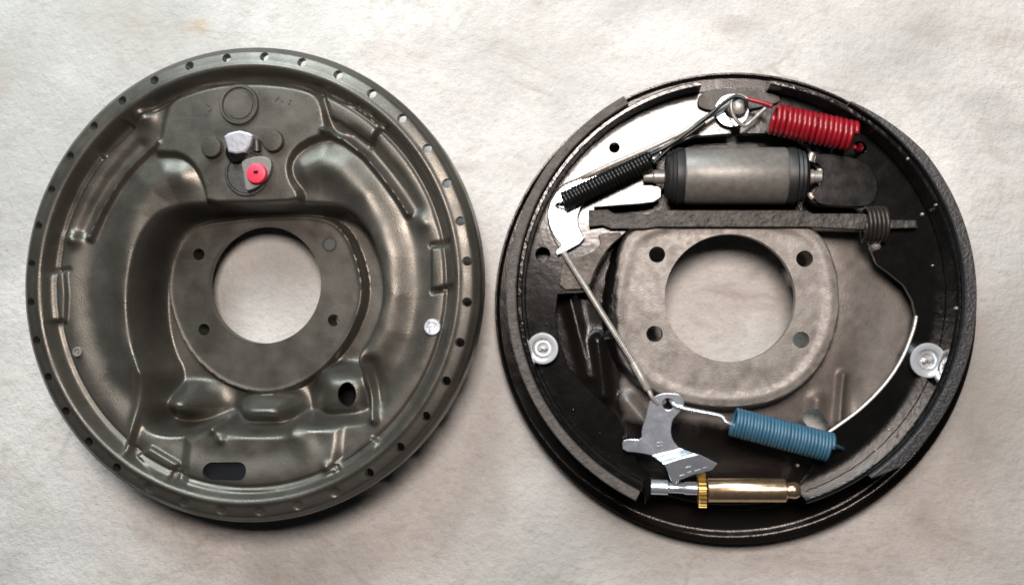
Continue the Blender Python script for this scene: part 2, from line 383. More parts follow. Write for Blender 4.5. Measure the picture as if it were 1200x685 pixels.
def box_into(bm, A, B, width, z0, z1):
    """bar from A to B (xy), square section"""
    A = Vector((A[0], A[1], 0)); B = Vector((B[0], B[1], 0)); d = (B - A).normalized(); n = Vector((-d.y, d.x, 0)) * width / 2
    vs = [bm.verts.new(p + s * n + Vector((0, 0, z))) for z in (z0, z1) for p, s in ((A, -1), (B, -1), (B, 1), (A, 1))]
    for f in ((3, 2, 1, 0), (4, 5, 6, 7), (0, 1, 5, 4), (1, 2, 6, 5), (2, 3, 7, 6), (3, 0, 4, 7)): bm.faces.new([vs[i] for i in f])

# ------------------------------------------------------------------ pressed plates as relief surfaces
def smooth01(t): t = np.clip(t, 0, 1); return t * t * (3 - 2 * t)
def sd_poly(X, Y, pts):
    P = np.array(pts, float); d = np.full(X.shape, 1e18); inside = np.zeros(X.shape, bool)
    for i in range(len(P)):
        a = P[i]; b = P[(i + 1) % len(P)]; e = b - a
        wx, wy = X - a[0], Y - a[1]
        t = np.clip((wx * e[0] + wy * e[1]) / (e @ e + 1e-12), 0, 1)
        d = np.minimum(d, (wx - t * e[0]) ** 2 + (wy - t * e[1]) ** 2)
        c = ((a[1] > Y) != (b[1] > Y)) & (X < (b[0] - a[0]) * (Y - a[1]) / (b[1] - a[1] + 1e-12) + a[0])
        inside ^= c
    d = np.sqrt(d); return np.where(inside, -d, d)
def chaikin(pts, n=2):
    q = [np.array(p, float) for p in pts]
    for _ in range(n):
        q = [v for i in range(len(q)) for v in (q[i] * 0.75 + q[(i + 1) % len(q)] * 0.25, q[i] * 0.25 + q[(i + 1) % len(q)] * 0.75)]
    return q
def sd_line(X, Y, pts):
    P = np.array(pts, float); d = np.full(X.shape, 1e18)
    for a, b in zip(P, P[1:]):
        e = b - a; wx, wy = X - a[0], Y - a[1]
        t = np.clip((wx * e[0] + wy * e[1]) / (e @ e + 1e-12), 0, 1)
        d = np.minimum(d, (wx - t * e[0]) ** 2 + (wy - t * e[1]) ** 2)
    return np.sqrt(d)
def inside(d, wdt): return smooth01(0.5 - d / wdt)

def plate_mesh(name, c, r0, R, nr, na, height, holes, lip, bore_depth, wall=0.004, shift=(0, 0)):
    """sheet from bore radius r0 to R with relief height(X,Y,r); holes = list of sdf functions; lip = [(dr, dz)] past R"""
    rr = np.linspace(r0, R, nr); aa = np.linspace(0, 2 * PI, na, endpoint=False)
    Rg, A = np.meshgrid(rr, aa, indexing='ij')
    X = c[0] + Rg * np.cos(A); Y = c[1] + Rg * np.sin(A)
    sh = smooth01((Rg - 0.075) / 0.05); X = X + shift[0] * sh; Y = Y + shift[1] * sh
    cell = max((R - r0) / nr, 2 * PI * R / na)
    dead = np.zeros(X.shape, bool)
    D = np.full(X.shape, 1e9)
    for h in holes:
        d = h(X, Y); e = 1e-5
        near = np.abs(d) < 0.62 * cell
        gx = (h(X + e, Y) - h(X - e, Y)) / (2 * e); gy = (h(X, Y + e) - h(X, Y - e)) / (2 * e)
        gl = np.sqrt(gx * gx + gy * gy) + 1e-9
        X = np.where(near, X - d * gx / gl / gl, X); Y = np.where(near, Y - d * gy / gl / gl, Y)
        D = np.minimum(D, np.where(near, 0.0, d))
    Rr = np.hypot(X - c[0], Y - c[1])
    Z = height(X, Y, Rr)
    idx = np.arange(nr * na).reshape(nr, na)
    i0 = idx[:-1]; i1 = idx[1:]
    q = np.stack([i0, i1, np.roll(i1, -1, 1), np.roll(i0, -1, 1)], -1).reshape(-1, 4)
    Df = D.reshape(-1)
    kill = (Df[q] < -1e-7).any(1) | (np.abs(Df[q]) < 1e-7).all(1)
    q = q[~kill]
    V = np.stack([X, Y, Z], -1).reshape(-1, 3)
    # rims of the holes and the bore: turn the sheet down
    ed = np.concatenate([q[:, [0, 1]], q[:, [1, 2]], q[:, [2, 3]], q[:, [3, 0]]])
    key = np.sort(ed, 1); kk = key[:, 0].astype(np.int64) * (nr * na) + key[:, 1]
    u, inv, cnt = np.unique(kk, return_inverse=True, return_counts=True)
    be = ed[cnt[inv] == 1]
    outer = (be >= (nr - 1) * na).all(1)
    bore = (be < na).all(1)
    newV = [V]; newF = [q]
    base = len(V)
    for sel, dep in ((bore, bore_depth), (~outer & ~bore, wall)):
        e2 = be[sel]
        ids = np.unique(e2); mp = {int(v): base + i for i, v in enumerate(ids)}
        nv = V[ids].copy(); rv = np.hypot(nv[:, 0] - c[0], nv[:, 1] - c[1]); nv[:, 2] -= dep if dep == bore_depth else np.where(rv < 0.07, 0.018, np.where(rv < 0.125, 0.003, dep)); newV.append(nv); base += len(nv)
        if len(e2): newF.append(np.array([[b_, a_, mp[int(a_)], mp[int(b_)]] for a_, b_ in e2]))
    # outer lip
    ring = idx[-1]
    prev = ring; Vr = V[ring]
    ca, sa = np.cos(aa), np.sin(aa)
    for dr, dz in lip:
        nv = np.stack([c[0] + shift[0] + (R + dr) * ca, c[1] + shift[1] + (R + dr) * sa, Vr[:, 2] + dz], -1)
        ids = base + np.arange(na); base += na; newV.append(nv)
        newF.append(np.stack([prev, ids, np.roll(ids, -1), np.roll(prev, -1)], -1)); prev = ids
    V = np.concatenate(newV); Fc = np.concatenate(newF)
    me = bpy.data.meshes.new(name)
    me.vertices.add(len(V)); me.vertices.foreach_set('co', V.astype(np.float32).ravel())
    me.loops.add(len(Fc) * 4); me.loops.foreach_set('vertex_index', Fc.astype(np.int32).ravel())
    me.polygons.add(len(Fc)); me.polygons.foreach_set('loop_start', np.arange(0, len(Fc) * 4, 4, dtype=np.int32))
    me.update(calc_edges=True); me.validate()
    # crisp edges
    bm = bmesh.new(); bm.from_mesh(me)
    loose = [v for v in bm.verts if not v.link_faces]
    bmesh.ops.delete(bm, geom=loose, context='VERTS')
    for f in bm.faces: f.smooth = True
    for e in bm.edges:
        if len(e.link_faces) == 2 and e.calc_face_angle(0) > math.radians(50): e.smooth = False
    bm.to_mesh(me); bm.free()
    return me
def hole_circle(p, r): return lambda X, Y: np.hypot(X - p[0], Y - p[1]) - r
def hole_slot(a, b, r):
    return lambda X, Y: sd_line(X, Y, [a, b]) - r
def hole_ellipse(p, rx, ry):
    def f(X, Y):
        k = np.hypot((X - p[0]) / rx, (Y - p[1]) / ry); return (k - 1) * min(rx, ry)
    return f
def root(name, loc, label, cat):
    o = bpy.data.objects.new(name, None); col.objects.link(o); o.location = loc
    o.empty_display_size = 0.02
    o['label'] = label; o['category'] = cat
    ROOTLOC[o.name] = Vector(loc)
    return o

# ================================================================== SETTING: the cloth
def make_cloth():
    n = 260; s = 1.5
    xs = np.linspace(-s / 2, s / 2, n); V = []
    for j in range(n):
        for i in range(n):
            x, y = xs[i], xs[j]
            z = 0.0012 * noise.noise((x * 9, y * 9, 3.1)) + 0.0007 * noise.noise((x * 28, y * 34, 7.7)) + 0.0003 * noise.noise((x * 80, y * 95, 1.2))
            V.append((x, y, z - 0.0018))
    Fc = [(j * n + i, j * n + i + 1, (j + 1) * n + i + 1, (j + 1) * n + i) for j in range(n - 1) for i in range(n - 1)]
    o = link('ground_cloth', np_mesh('ground_cloth', V, Fc), 'cloth')
    o['kind'] = 'structure'; o['label'] = 'pale mottled off-white cloth surface under both brake plates'
    return o
make_cloth()

# ================================================================== LEFT: plate lying with its back up
LC = np.array([-0.15899845, 0.00591317]); ZR = 0.055
LR = root('brake_backing_plate', (LC[0], LC[1], 0), 'olive grey brake backing plate lying back side up with a red bleeder cap', 'brake plate')

def left_height(X, Y, r):
    cache = {}
    def at(dz):
        if dz not in cache: cache[dz] = PXA(X, Y, np.full(X.shape, ZR + dz / 1000))
        return cache[dz]
    x, y = at(-12); xh, yh = at(-33); xm, ym = at(-22); xt, yt = at(-6)
    z = np.full(X.shape, -9.5)
    rm = r * 1000
    def blur(A, n):
        for _ in range(n):
            A = 0.5 * A + 0.25 * (np.roll(A, 1, 1) + np.roll(A, -1, 1))
            Bq = A.copy(); Bq[1:-1] = 0.5 * A[1:-1] + 0.25 * (A[2:] + A[:-2]); A = Bq
        return A
    z += 1.4 * smooth01((rm - 75) / 40)
    # raised wheel-cylinder seat at the top
    pad = [(188, 160), (193, 138), (198, 122), (215, 107), (250, 99), (300, 97), (345, 101), (368, 108), (378, 120), (383, 146), (390, 158), (366, 163), (347, 175), (338, 192), (341, 210), (352, 226), (350, 237), (300, 239), (240, 239), (240, 225), (234, 205), (224, 190), (210, 181), (192, 180), (180, 180)]
    mp = blur(inside(sd_poly(xt, yt, chaikin(pad, 1)), 7), 2)
    # rounded rolls that run from beside the seat down both sides of the hub
    roll = np.zeros(X.shape)
    for pts, k in (([(214, 207), (199, 207), (180, 222), (164, 250), (152, 290), (148, 340), (152, 390), (162, 425)], 1.0),
                ([(360, 199), (380, 193), (402, 202), (428, 230), (447, 264), (458, 302), (460, 345), (453, 385), (438, 412)], 1.0)):
        d = sd_line(x, y, pts)
        roll = np.maximum(roll, np.exp(-(d / 21) ** 2))
    z = z - 3.0 * (1 - smooth01((rm - 100) / 16)) + 6.0 * blur(roll, 5)
    z = z * (1 - mp) + (-5.0) * mp
    # thin ribs outlining the horns
    for pts in ([(190, 168), (176, 179), (158, 197), (140, 220), (122, 250), (109, 279)], [(384, 156), (408, 167), (430, 184), (450, 208), (468, 232), (480, 251)]):
        d = sd_line(x, y, pts); z += 4.0 * np.exp(-(d / 3.6) ** 2)
        d2 = sd_line(x, y, [(px - (9 if px < 300 else -9), py - 8) for px, py in pts[1:]]); z -= 2.4 * np.exp(-(d2 / 7) ** 2)
    # shoe ledges pressed through the web, round the rim
    for pts, h, ed in (([(384, 112), (402, 121), (430, 132), (451, 153), (439, 169), (415, 153), (392, 140)], 3.6, 5),
                   ([(114, 172), (150, 141), (161, 152), (125, 187)], -3.2, 5),
                   ([(508, 292), (530, 289), (537, 318), (533, 339), (508, 338)], 3.2, 4),
                   ([(61, 320), (82, 318), (84, 345), (83, 377), (64, 379), (60, 350)], 3.0, 4),
                   ([(166, 532), (182, 522), (214, 541), (213, 562), (188, 553)], 3.0, 5),
                   ([(398, 541), (438, 511), (448, 516), (441, 530), (405, 551)], 3.4, 5)):
        z += h * inside(sd_poly(x, y, pts), ed)
    for (cx, cy, s, h) in ((172, 137, 11, 6.0), (90, 281, 8, 3.2), (497, 262, 9, 2.0), (100, 150, 10, 1.0)):
        z += h * np.exp(-(((x - cx) ** 2 + (y - cy) ** 2) / s ** 2))
    # short dark kerfs at the ledge ends
    for pts in ([(60, 322), (84, 316)], [(60, 379), (80, 377)], [(509, 342), (532, 336)], [(507, 288), (533, 284)], [(448, 154), (437, 172)], [(212, 546), (206, 565)]):
        z -= 2.2 * np.exp(-(sd_line(x, y, pts) / 2.6) ** 2)
    # bottom land with the adjuster slot
    land = [(222, 515), (252, 499), (270, 508), (340, 508), (362, 500), (400, 500), (398, 540), (392, 562), (330, 577), (262, 577), (222, 567)]
    z += 3.4 * inside(sd_poly(x, y, land), 14)
    for (cx, cy, s, h) in ((253, 500, 6, 3.5), (262, 514, 5, 2.0), (388, 545, 6, 3.0), (362, 522, 14, 1.4), (345, 505, 9, 2.0), (398, 548, 4, 2.5)):
        z += h * np.exp(-(((x - cx) ** 2 + (y - cy) ** 2) / s ** 2))
    # ribs beside the lower pockets
    for pts, h in (([(174, 424), (166, 470), (156, 528)], 4.2), ([(420, 413), (431, 450), (440, 490)], 4.6)):
        z += h * np.exp(-(sd_line(x, y, pts) / (8.5 - 4.5 * smooth01((y - 420) / 100))) ** 2)
    z -= 3.0 * np.exp(-(sd_line(x, y, [(436, 425), (445, 470)]) / 8) ** 2)
    # deep well round the hub
    well = [(240, 241), (212, 243), (190, 252), (174, 272), (163, 302), (157, 345), (160, 390), (170, 425), (180, 440), (176, 470), (172, 498), (190, 507), (222, 507), (246, 498), (255, 494), (268, 505), (332, 506), (346, 494), (372, 498), (402, 495), (434, 491), (434, 465), (427, 440), (417, 420), (437, 390), (449, 350), (446, 312), (434, 275), (416, 252), (396, 242), (350, 240)]
    dw = sd_poly(x, y, chaikin(well))
    floor = np.full(X.shape, -42.0)
    # pockets under the hub: three humps rising from the well floor
    hump = np.maximum.reduce([
        25 * np.exp(-(((xm - 212) / 25) ** 2 + ((ym - 474) / 17) ** 2)),
        23 * np.exp(-(((xm - 308) / 34) ** 4 + ((ym - 482) / 17) ** 2)),
        0 * xm])
    h3 = 20.5 * np.exp(-(((xm - 402) / 36) ** 4 + ((ym - 462) / 30) ** 4)) * smooth01((ym - 405) / 34)
    floor = floor + blur(np.maximum(hump * smooth01((ym - 440) / 14), h3), 5)
    t = blur(smooth01((4 - dw) / 15), 6)
    edge = smooth01((1 - dw) / 8)                     # crisper along the seat
    t = np.where(mp > 0.02, t * (1 - mp) + edge * mp, t)
    z = z * (1 - t) + np.minimum(floor, z) * t
    # hub face
    hub = [(231, 263), (262, 258), (312, 253), (362, 252), (388, 257), (405, 271), (418, 298), (426, 331), (424, 358), (414, 385), (397, 412), (372, 438), (342, 455), (309, 462), (275, 455), (248, 440), (222, 415), (204, 380), (195, 343), (199, 308), (212, 277)]
    dh = sd_poly(xh, yh, chaikin(hub)); mh = inside(dh - 1, 6)
    z = z * (1 - mh) + (-33.5) * mh
    z += 0.5 * np.exp(-((dh + 2) / 2.5) ** 2)
    # rolled outer flange with a bead inside it
    fl = smooth01((rm - 122.3) / 4.6)
    z = z * (1 - fl) + 0.0 * fl
    z += 0.9 * np.exp(-((rm - 128.4) / 1.6) ** 2) - 1.4 * np.exp(-((rm - 120.2) / 1.3) ** 2)
    z -= 1.6 * (np.maximum(rm - 128, 0) / 9) ** 2
    z -= 2.0 * smooth01((rm - 135) / 4.5) ** 2
    for k in range(36):
        if 238 < (10 * k - 4.87) % 360 < 302:
            a = math.radians(10 * k - 4.87)
            z -= 0.9 * inside(np.hypot(X - LC[0] - 0.1336 * math.cos(a), Y - LC[1] - 0.1336 * math.sin(a)) * 1000 - 2.5, 1.6)
    # hammered, not quite flat sheet
    z += 0.02 * np.sin(X * 310 + 2.1 * np.sin(Y * 170)) * np.sin(Y * 270 + 1.7 * np.sin(X * 190))
    return ZR + z / 1000

holes = []
for k in range(36):
    a = math.radians(10 * k - 4.87)
    if 238 < (10 * k - 4.87) % 360 < 302: continue      # only dimples along the bottom
    holes.append(hole_circle((LC[0] + 0.1336 * math.cos(a), LC[1] + 0.1336 * math.sin(a)), 0.0027))
zh = ZR - 0.0335
for p in ((233, 298), (239, 386), (391, 375)): holes.append(hole_circle(W(*p, zh)[:2], 0.0037))
holes.append(hole_slot(W(251, 551, ZR - .009)[:2], W(281, 551, ZR - .009)[:2], 0.0053))
holes.append(hole_ellipse(W(406, 462, ZR - .021)[:2], 0.0056, 0.0074))
lp = [(0.0008, -0.0008), (0.0013, -0.002), (0.0014, -0.006), (0.0012, -0.018)]
me = plate_mesh('pressed_plate', LC, 0.0364, 0.1392, 170, 960, left_height, holes, lp, 0.0061, 0.006)
link('pressed_plate', me, 'olive', LR, None)
from mathutils.bvhtree import BVHTree
bmt = bmesh.new(); bmt.from_mesh(me); LBVH = BVHTree.FromBMesh(bmt); bmt.free()
def on_left(px, py):
    """where the sight line of a photo pixel meets the pressed plate"""
    d = Vector(W(px, py, 0)) - Vector(CAM)
    return LBVH.ray_cast(Vector(CAM), d.normalized())[0]

# grey plug that fills the fourth hub hole
p = W(386, 286, zh); lathe('hole_plug', [(0.0046, -0.002), (0.0046, -0.0005), (0.0040, 0.0001), (0.0036, 0.0001), (0.0033, -0.0004), (0, -0.0004)], (p[0], p[1], zh + 0.0006), (0, 0, 1), 'plug', LR, 24)
# cast ring (core plug) on the cylinder seat
zp = ZR - 0.005
p = W(281, 123, zp); lathe('core_plug', [(0.0122, -0.002), (0.0122, 0.0012), (0.0116, 0.0020), (0.0104, 0.0020), (0.0096, 0.0009), (0.0088, 0.0009), (0.0084, 0.0015), (0, 0.0015)], (p[0], p[1], zp), (0, 0, 1), 'olive', LR, 48, 15)
for px_ in ((248, 172), (320, 165)):
    p = W(*px_, zp + .003); lathe('bolt_head', [(0.0064, -0.005), (0.0064, 0.0034), (0.0058, 0.0042), (0.003, 0.0044), (0, 0.0044)], (p[0], p[1], zp), (0, 0, 1), 'olive', LR, 28)
# faint casting marks on the seat
for (a, b) in (((322, 118), (327, 113)), ((327, 113), (331, 119)), ((338, 122), (341, 116)), ((248, 126), (244, 131)), ((240, 121), (246, 124))):
    bm = bmesh.new(); A = W(*a, zp); B = W(*b, zp); box_into(bm, A, B, 0.0009, zp - 0.001, zp + 0.0005)
    link('casting_mark', bm_mesh('casting_mark', bm), 'olive', LR, False)
# pocket for the bleeder: dark disc, grey block, red cap
p0 = W(290, 203, zp)
lathe('bleeder_recess', [(0.0139, -0.001), (0.0139, 0.0005), (0.0132, 0.0012), (0.0124, 0.0012), (0.0118, 0.0002), (0, 0.0002)], (p0[0], p0[1], zp), (0, 0, 1), 'olive_worn', LR, 48)
rc = lathe('recess_floor', [(0.0116, 0), (0.0116, 0.0006), (0, 0.0006)], (p0[0], p0[1], zp + 0.0002), (0, 0, 1), 'olive_worn', LR, 40)
bz = zp + 0.0045
loop = [(282, 190), (288, 186), (300, 183), (310, 183), (317, 187), (318, 196), (314, 207), (307, 215), (298, 221), (288, 224), (286, 214), (285, 204)]
flat('bleeder_boss', [poly_px(loop, bz, 1)], bz, 0.005, 'boss', LR, 0.0006)
p = W(300, 203, bz + 0.003)
cap = lathe('bleeder_cap', [(0.0060, 0), (0.0061, 0.0022), (0.0056, 0.0032), (0.0046, 0.0036), (0.0014, 0.0036), (0.0010, 0.0028), (0, 0.0026)], (p[0], p[1], bz), (0, 0, 1), 'redcap', LR, 32)
cap['label'] = 'bright red rubber cap on the bleeder'
bm = bmesh.new(); z = bz + 0.0037; a = W(297, 201.5, z); b = W(302.5, 201, z); box_into(bm, a, b, 0.0013, z - 0.0004, z + 0.0002)
link('cap_slit', bm_mesh('cap_slit', bm), 'black', cap, False)
# zinc hose fitting
fz = zp + 0.008
bm = bmesh.new(); add_flat(bm, [poly_px([(263, 160), (269, 156), (281, 153), (291, 155), (296, 158), (292, 170), (286, 178), (276, 180), (267, 178)], fz, 0)], fz, 0.008, 0.0011, tilt=lambda x, y, p=W(279, 166, fz): -0.12 * (x - p[0]) + 0.16 * (y - p[1]))
link('line_fitting', bm_mesh('line_fitting', bm, math.radians(10)), 'fitting', LR, None)
lathe('fitting_neck', [(0.0058, 0), (0.0058, 0.006), (0.005, 0.0066), (0, 0.0066)], W(280, 178, zp), (0, -0.25, 1), 'black', LR, 24)
lathe('locating_stud', [(0.0025, -0.0035), (0.0025, 0.003), (0.0018, 0.0036), (0, 0.0036)], W(301, 170, zp + .002), (0, 1, 0.15), 'olive', LR, 16)
sz = min(on_left(232, 551).z, on_left(300, 551).z) - 0.0034
flat('slot_plug', [poly_px([(238, 543), (243, 538), (287, 538), (293, 543), (294, 557), (289, 564), (242, 564), (237, 557)], sz)], sz, 0.003, 'slotrubber', LR, 0.0004)
# hold-down nail heads that come through the web
for (px_, m_, s_) in (((507, 383), 'zinc', 1.0), ((92, 412), 'steel', 0.62)):
    p = on_left(*px_); zz = p.z + 0.0004
    h = lathe('hold_down_pin', [(0.0049 * s_, -0.002), (0.0049 * s_, 0.0010), (0.0044 * s_, 0.0016), (0.0032 * s_, 0.0016), (0.0027 * s_, 0.0007), (0.0016 * s_, 0.0007), (0.0012 * s_, 0.0013), (0, 0.0013)], (p[0], p[1], zz), (0.05, 0.03, 1), m_, LR, 24)
# the shoes it rests on, under the plate
for a0, a1 in ((122, 240), (58, -60)):
    s = arc_solid('brake_shoe', LC, 0.1145, 0.1172, 0.004, 0.038, a0 + (6 if a0 > 90 else -6) * -1, a1, 'black', LR, 60)
    arc_solid('shoe_web', LC, 0.076, 0.1144, 0.002, 0.007, a0, a1, 'black', s, 60)
    arc_solid('shoe_lining', LC, 0.1174, 0.1225, 0.0, 0.040, a0, a1, 'lining', s, 60)

# ================================================================== RIGHT: complete brake, front up
RC = np.array([0.1226, -0.0010])
RRt = root('drum_brake', (RC[0], RC[1], 0), 'assembled drum brake with black shoes and red, black and blue springs, front side up', 'drum brake')
ZW = 0.040           # top of the shoe webs
ZL = 0.062           # top of the linings
ZHB = 0.043          # hub face

def right_height(X, Y, r):
    def at(z): return PXA(X, Y, np.full(X.shape, z))
    xh, yh = at(ZHB); xw, yw = at(0.022)
    rm = r * 1000
    z = 20.0 + 0.0 * rm
    z += 1.5 * smooth01((92 - rm) / 26)
    hub = [(738, 268), (726, 290), (716, 330), (712, 372), (720, 412), (740, 442), (772, 464), (812, 475), (850, 479), (895, 475), (930, 461), (958, 436), (976, 404), (985, 366), (984, 330), (976, 298), (962, 272), (930, 255), (855, 245), (780, 252)]
    hub = chaikin(hub); dh = sd_poly(xh, yh, hub); t = inside(dh - 3, 11)
    z = z * (1 - t) + 43.0 * t
    z += 0.5 * np.exp(-((dh + 11) / 6) ** 2)
    dh2 = sd_poly(xh, yh, [(855 + (a - 855) * 0.86, 362 + (b - 362) * 0.88) for a, b in hub])
    z -= 0.3 * inside(dh2, 10)
    # pressed ridges and pockets of the web
    for pts, h, s in (([(988, 440), (984, 492)], 4, 5), ([(700, 400), (708, 462)], 5, 9), ([(958, 470), (955, 500)], 3, 9), ([(668, 350), (690, 440)], 3, 8), ([(735, 470), (760, 500)], 4, 9)):
        z += h * np.exp(-(sd_line(xw, yw, pts) / s) ** 2)
    z -= 3 * np.exp(-(((xw - 1000) / 14) ** 2 + ((yw - 470) / 30) ** 2))
    # flange at the edge
    fl = smooth01((rm - 119) / 7)
    z = z * (1 - fl) + 8.0 * fl
    z += 2.0 * smooth01((rm - 136) / 5) ** 2
    z += 0.05 * np.sin(X * 290 + 2.2 * np.sin(Y * 180)) * np.sin(Y * 250 + 1.9 * np.sin(X * 210))
    return z / 1000
holes = [hole_circle(W(*p, ZHB)[:2], 0.0046) for p in ((770, 298), (767, 391), (943, 303), (939, 398))]
holes.append(hole_slot(W(953, 489, 0.022)[:2], W(960, 498, 0.022)[:2], 0.0055))
HC = W(855, 349, ZHB)
lip = [(0.001, 0.0015), (0.0016, 0.004), (0.0026, 0.004), (0.003, 0.002), (0.003, -0.009)]
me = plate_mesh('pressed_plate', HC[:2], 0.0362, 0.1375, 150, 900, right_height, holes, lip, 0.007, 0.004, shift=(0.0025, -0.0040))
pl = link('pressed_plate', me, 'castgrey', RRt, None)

def ang(px, py, z):
    p = W(px, py, z); return math.degrees(math.atan2(p[1] - RC[1], p[0] - RC[0]))
def arc_pts(r, a0, a1, n=70):
    return [(RC[0] + r * math.cos(math.radians(a0 + (a1 - a0) * i / n)), RC[1] + r * math.sin(math.radians(a0 + (a1 - a0) * i / n))) for i in range(n + 1)]

RWEB = 0.1168
# ---- left shoe
inner = [(851, 112), (846, 124), (852, 140), (858, 157), (815, 160), (792, 169), (776, 177), (774, 186), (764, 191), (756, 199), (757, 208), (766, 213), (775, 221), (775, 231), (766, 237), (750, 239), (697, 243), (697, 264), (738, 268), (716, 289), (701, 313), (693, 334), (690, 343), (654, 345), (651, 370), (656, 402), (667, 431), (685, 450), (706, 471), (724, 489), (737, 512), (747, 540), (765, 560), (768, 575), (756, 590)]
inn = [tuple(W(x, y, ZW)[:2]) for x, y in inner]
aT, aB = ang(840, 100, ZW), ang(742, 592, ZW) % 360
loopL = arc_pts(RWEB, aT, aB) + inn[::-1]
hl = [circ_loop(W(636, 298, ZW), pxl(8), 20), circ_loop(W(720, 173, ZW), pxl(5.5), 16)]
shoeL = flat('brake_shoe', [loopL] + hl, ZW, 0.005, 'shoe', RRt, 0.0005)
shoeL['label'] = 'left brake shoe with worn grey-brown lining'
arc_solid('shoe_table', RC, RWEB - 0.0002, RWEB + 0.0026, 0.018, 0.0575, ang(822, 96, .06), ang(745, 592, .06) % 360, 'table', shoeL, 110)
arc_solid('lining', RC, RWEB + 0.0028, 0.1250, 0.016, ZL, ang(731, 112, ZL), ang(746, 584, ZL) % 360, 'lining', shoeL, 110)
# ---- right shoe
inner = [(866, 112), (870, 124), (868, 140), (866, 157), (905, 157), (932, 164), (947, 173), (951, 180), (949, 188), (957, 194), (962, 203), (960, 214), (950, 222), (946, 229), (950, 237), (960, 241), (1003, 244), (1015, 252), (1016, 275), (1021, 292), (1028, 309), (1043, 320), (1060, 334), (1070, 352), (1074, 370), (1070, 388), (1057, 420), (1037, 450), (1007, 480), (969, 507), (956, 528), (947, 556), (936, 570), (938, 588)]
inn = [tuple(W(x, y, ZW)[:2]) for x, y in inner]
aT, aB = ang(880, 100, ZW), ang(950, 588, ZW)
loopR = arc_pts(RWEB, aT, aB) + inn[::-1]
hl = [circ_loop(W(1008, 173, ZW), pxl(7), 20)]
shoeR = flat('brake_shoe', [loopR] + hl, ZW, 0.005, 'shoe', RRt, 0.0005)
shoeR['label'] = 'right brake shoe with smooth dark grey lining'
arc_solid('shoe_table', RC, RWEB - 0.0002, RWEB + 0.0026, 0.018, 0.0575, ang(904, 94, .06), ang(945, 586, .06), 'table', shoeR, 110)
arc_solid('lining', RC, RWEB + 0.0028, 0.1254, 0.016, ZL, ang(995, 122, ZL), ang(1023, 562, ZL), 'lining_dark', shoeR, 140, taper=22)
# bright weld spatter and wet specks along the shoes
for (x, y) in ((1064, 186), (1097, 240), (1081, 251), (1093, 311), (1121, 361), (1042, 503), (1026, 527), (935, 545), (640, 380), (672, 480), (703, 508), (607, 308), (611, 335), (702, 147)):
    z = ZW + 0.0005; p = W(x, y, z)
    q_ = math.hypot(p[0] - RC[0], p[1] - RC[1])
    if q_ > RWEB - 0.001: z = 0.0575; p = W(x, y, z)
    k = 0.45 + 0.5 * random.random()
    lathe('weld_spatter', [(0.0014 * k, -0.001), (0.0013 * k, 0.0002), (0.0008 * k, 0.0008), (0, 0.0010)], p, (0.2, 0.1, 1), 'steel' if x > 850 else 'shoe', shoeR if x > 850 else shoeL, 8, 60)
# bare worn edges of the right web
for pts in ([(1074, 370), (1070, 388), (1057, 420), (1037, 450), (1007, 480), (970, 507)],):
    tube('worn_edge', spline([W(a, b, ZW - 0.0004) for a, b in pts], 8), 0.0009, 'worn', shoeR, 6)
for pts in ([(952, 179), (950, 184), (949, 189)], [(961, 198), (960, 205), (957, 212)], [(949, 226), (950, 229), (953, 232)]):  # bright tubes added in place of the highlights on the fork
    tube('fork_glint', spline([W(a, b, ZW + 0.0004) for a, b in pts], 4), 0.0017, 'worn', shoeR, 10)
flat('web_plate', [poly_px([(954, 190), (958, 178), (1000, 183), (1022, 196), (1030, 216), (1024, 240), (1000, 243), (960, 240), (952, 231), (954, 223), (963, 214), (965, 202), (960, 193)], ZW + .002, 1)], ZW + 0.002, 0.0022, 'plate_dark', shoeR, 0.0005)
# ---- parking lever plate lying on the left web
lev = [(657, 312), (668, 304), (684, 300), (697, 294), (704, 285), (700, 273), (734, 272), (713, 290), (698, 314), (690, 338), (655, 340)]
flat('parking_lever', [poly_px(lev, ZW + .003, 1)], ZW + 0.003, 0.003, 'shoe_brown', RRt, 0.0005)

# ---- anchor
az = ZW + 0.004
guide = [(818, 114), (826, 107), (842, 103), (880, 105), (912, 111), (915, 119), (898, 124), (880, 128), (850, 132), (838, 130), (826, 128), (818, 124)]
flat('anchor_guide_plate', [poly_px(guide, az, 1)], az, 0.0025, 'tab', RRt, 0.0004)
p = W(858, 129, az + .002)
lathe('anchor_washer', [(0.0045, 0), (0.0092, 0), (0.0094, 0.0004), (0.0092, 0.0012), (0.0060, 0.0014), (0.0045, 0.0014), (0.0045, 0)], (p[0], p[1], az + 0.0005), (0, 0, 1), 'zinc', RRt, 48)
p = W(866, 124, az + .010)
lathe('anchor_pin', [(0.0052, -0.012), (0.0052, 0.004), (0.0040, 0.0046), (0.0040, 0.0080), (0.0050, 0.0086), (0.0048, 0.0104), (0.0030, 0.0118), (0, 0.0122)], (p[0], p[1], az), (0, 0, 1), 'steel', RRt, 36)

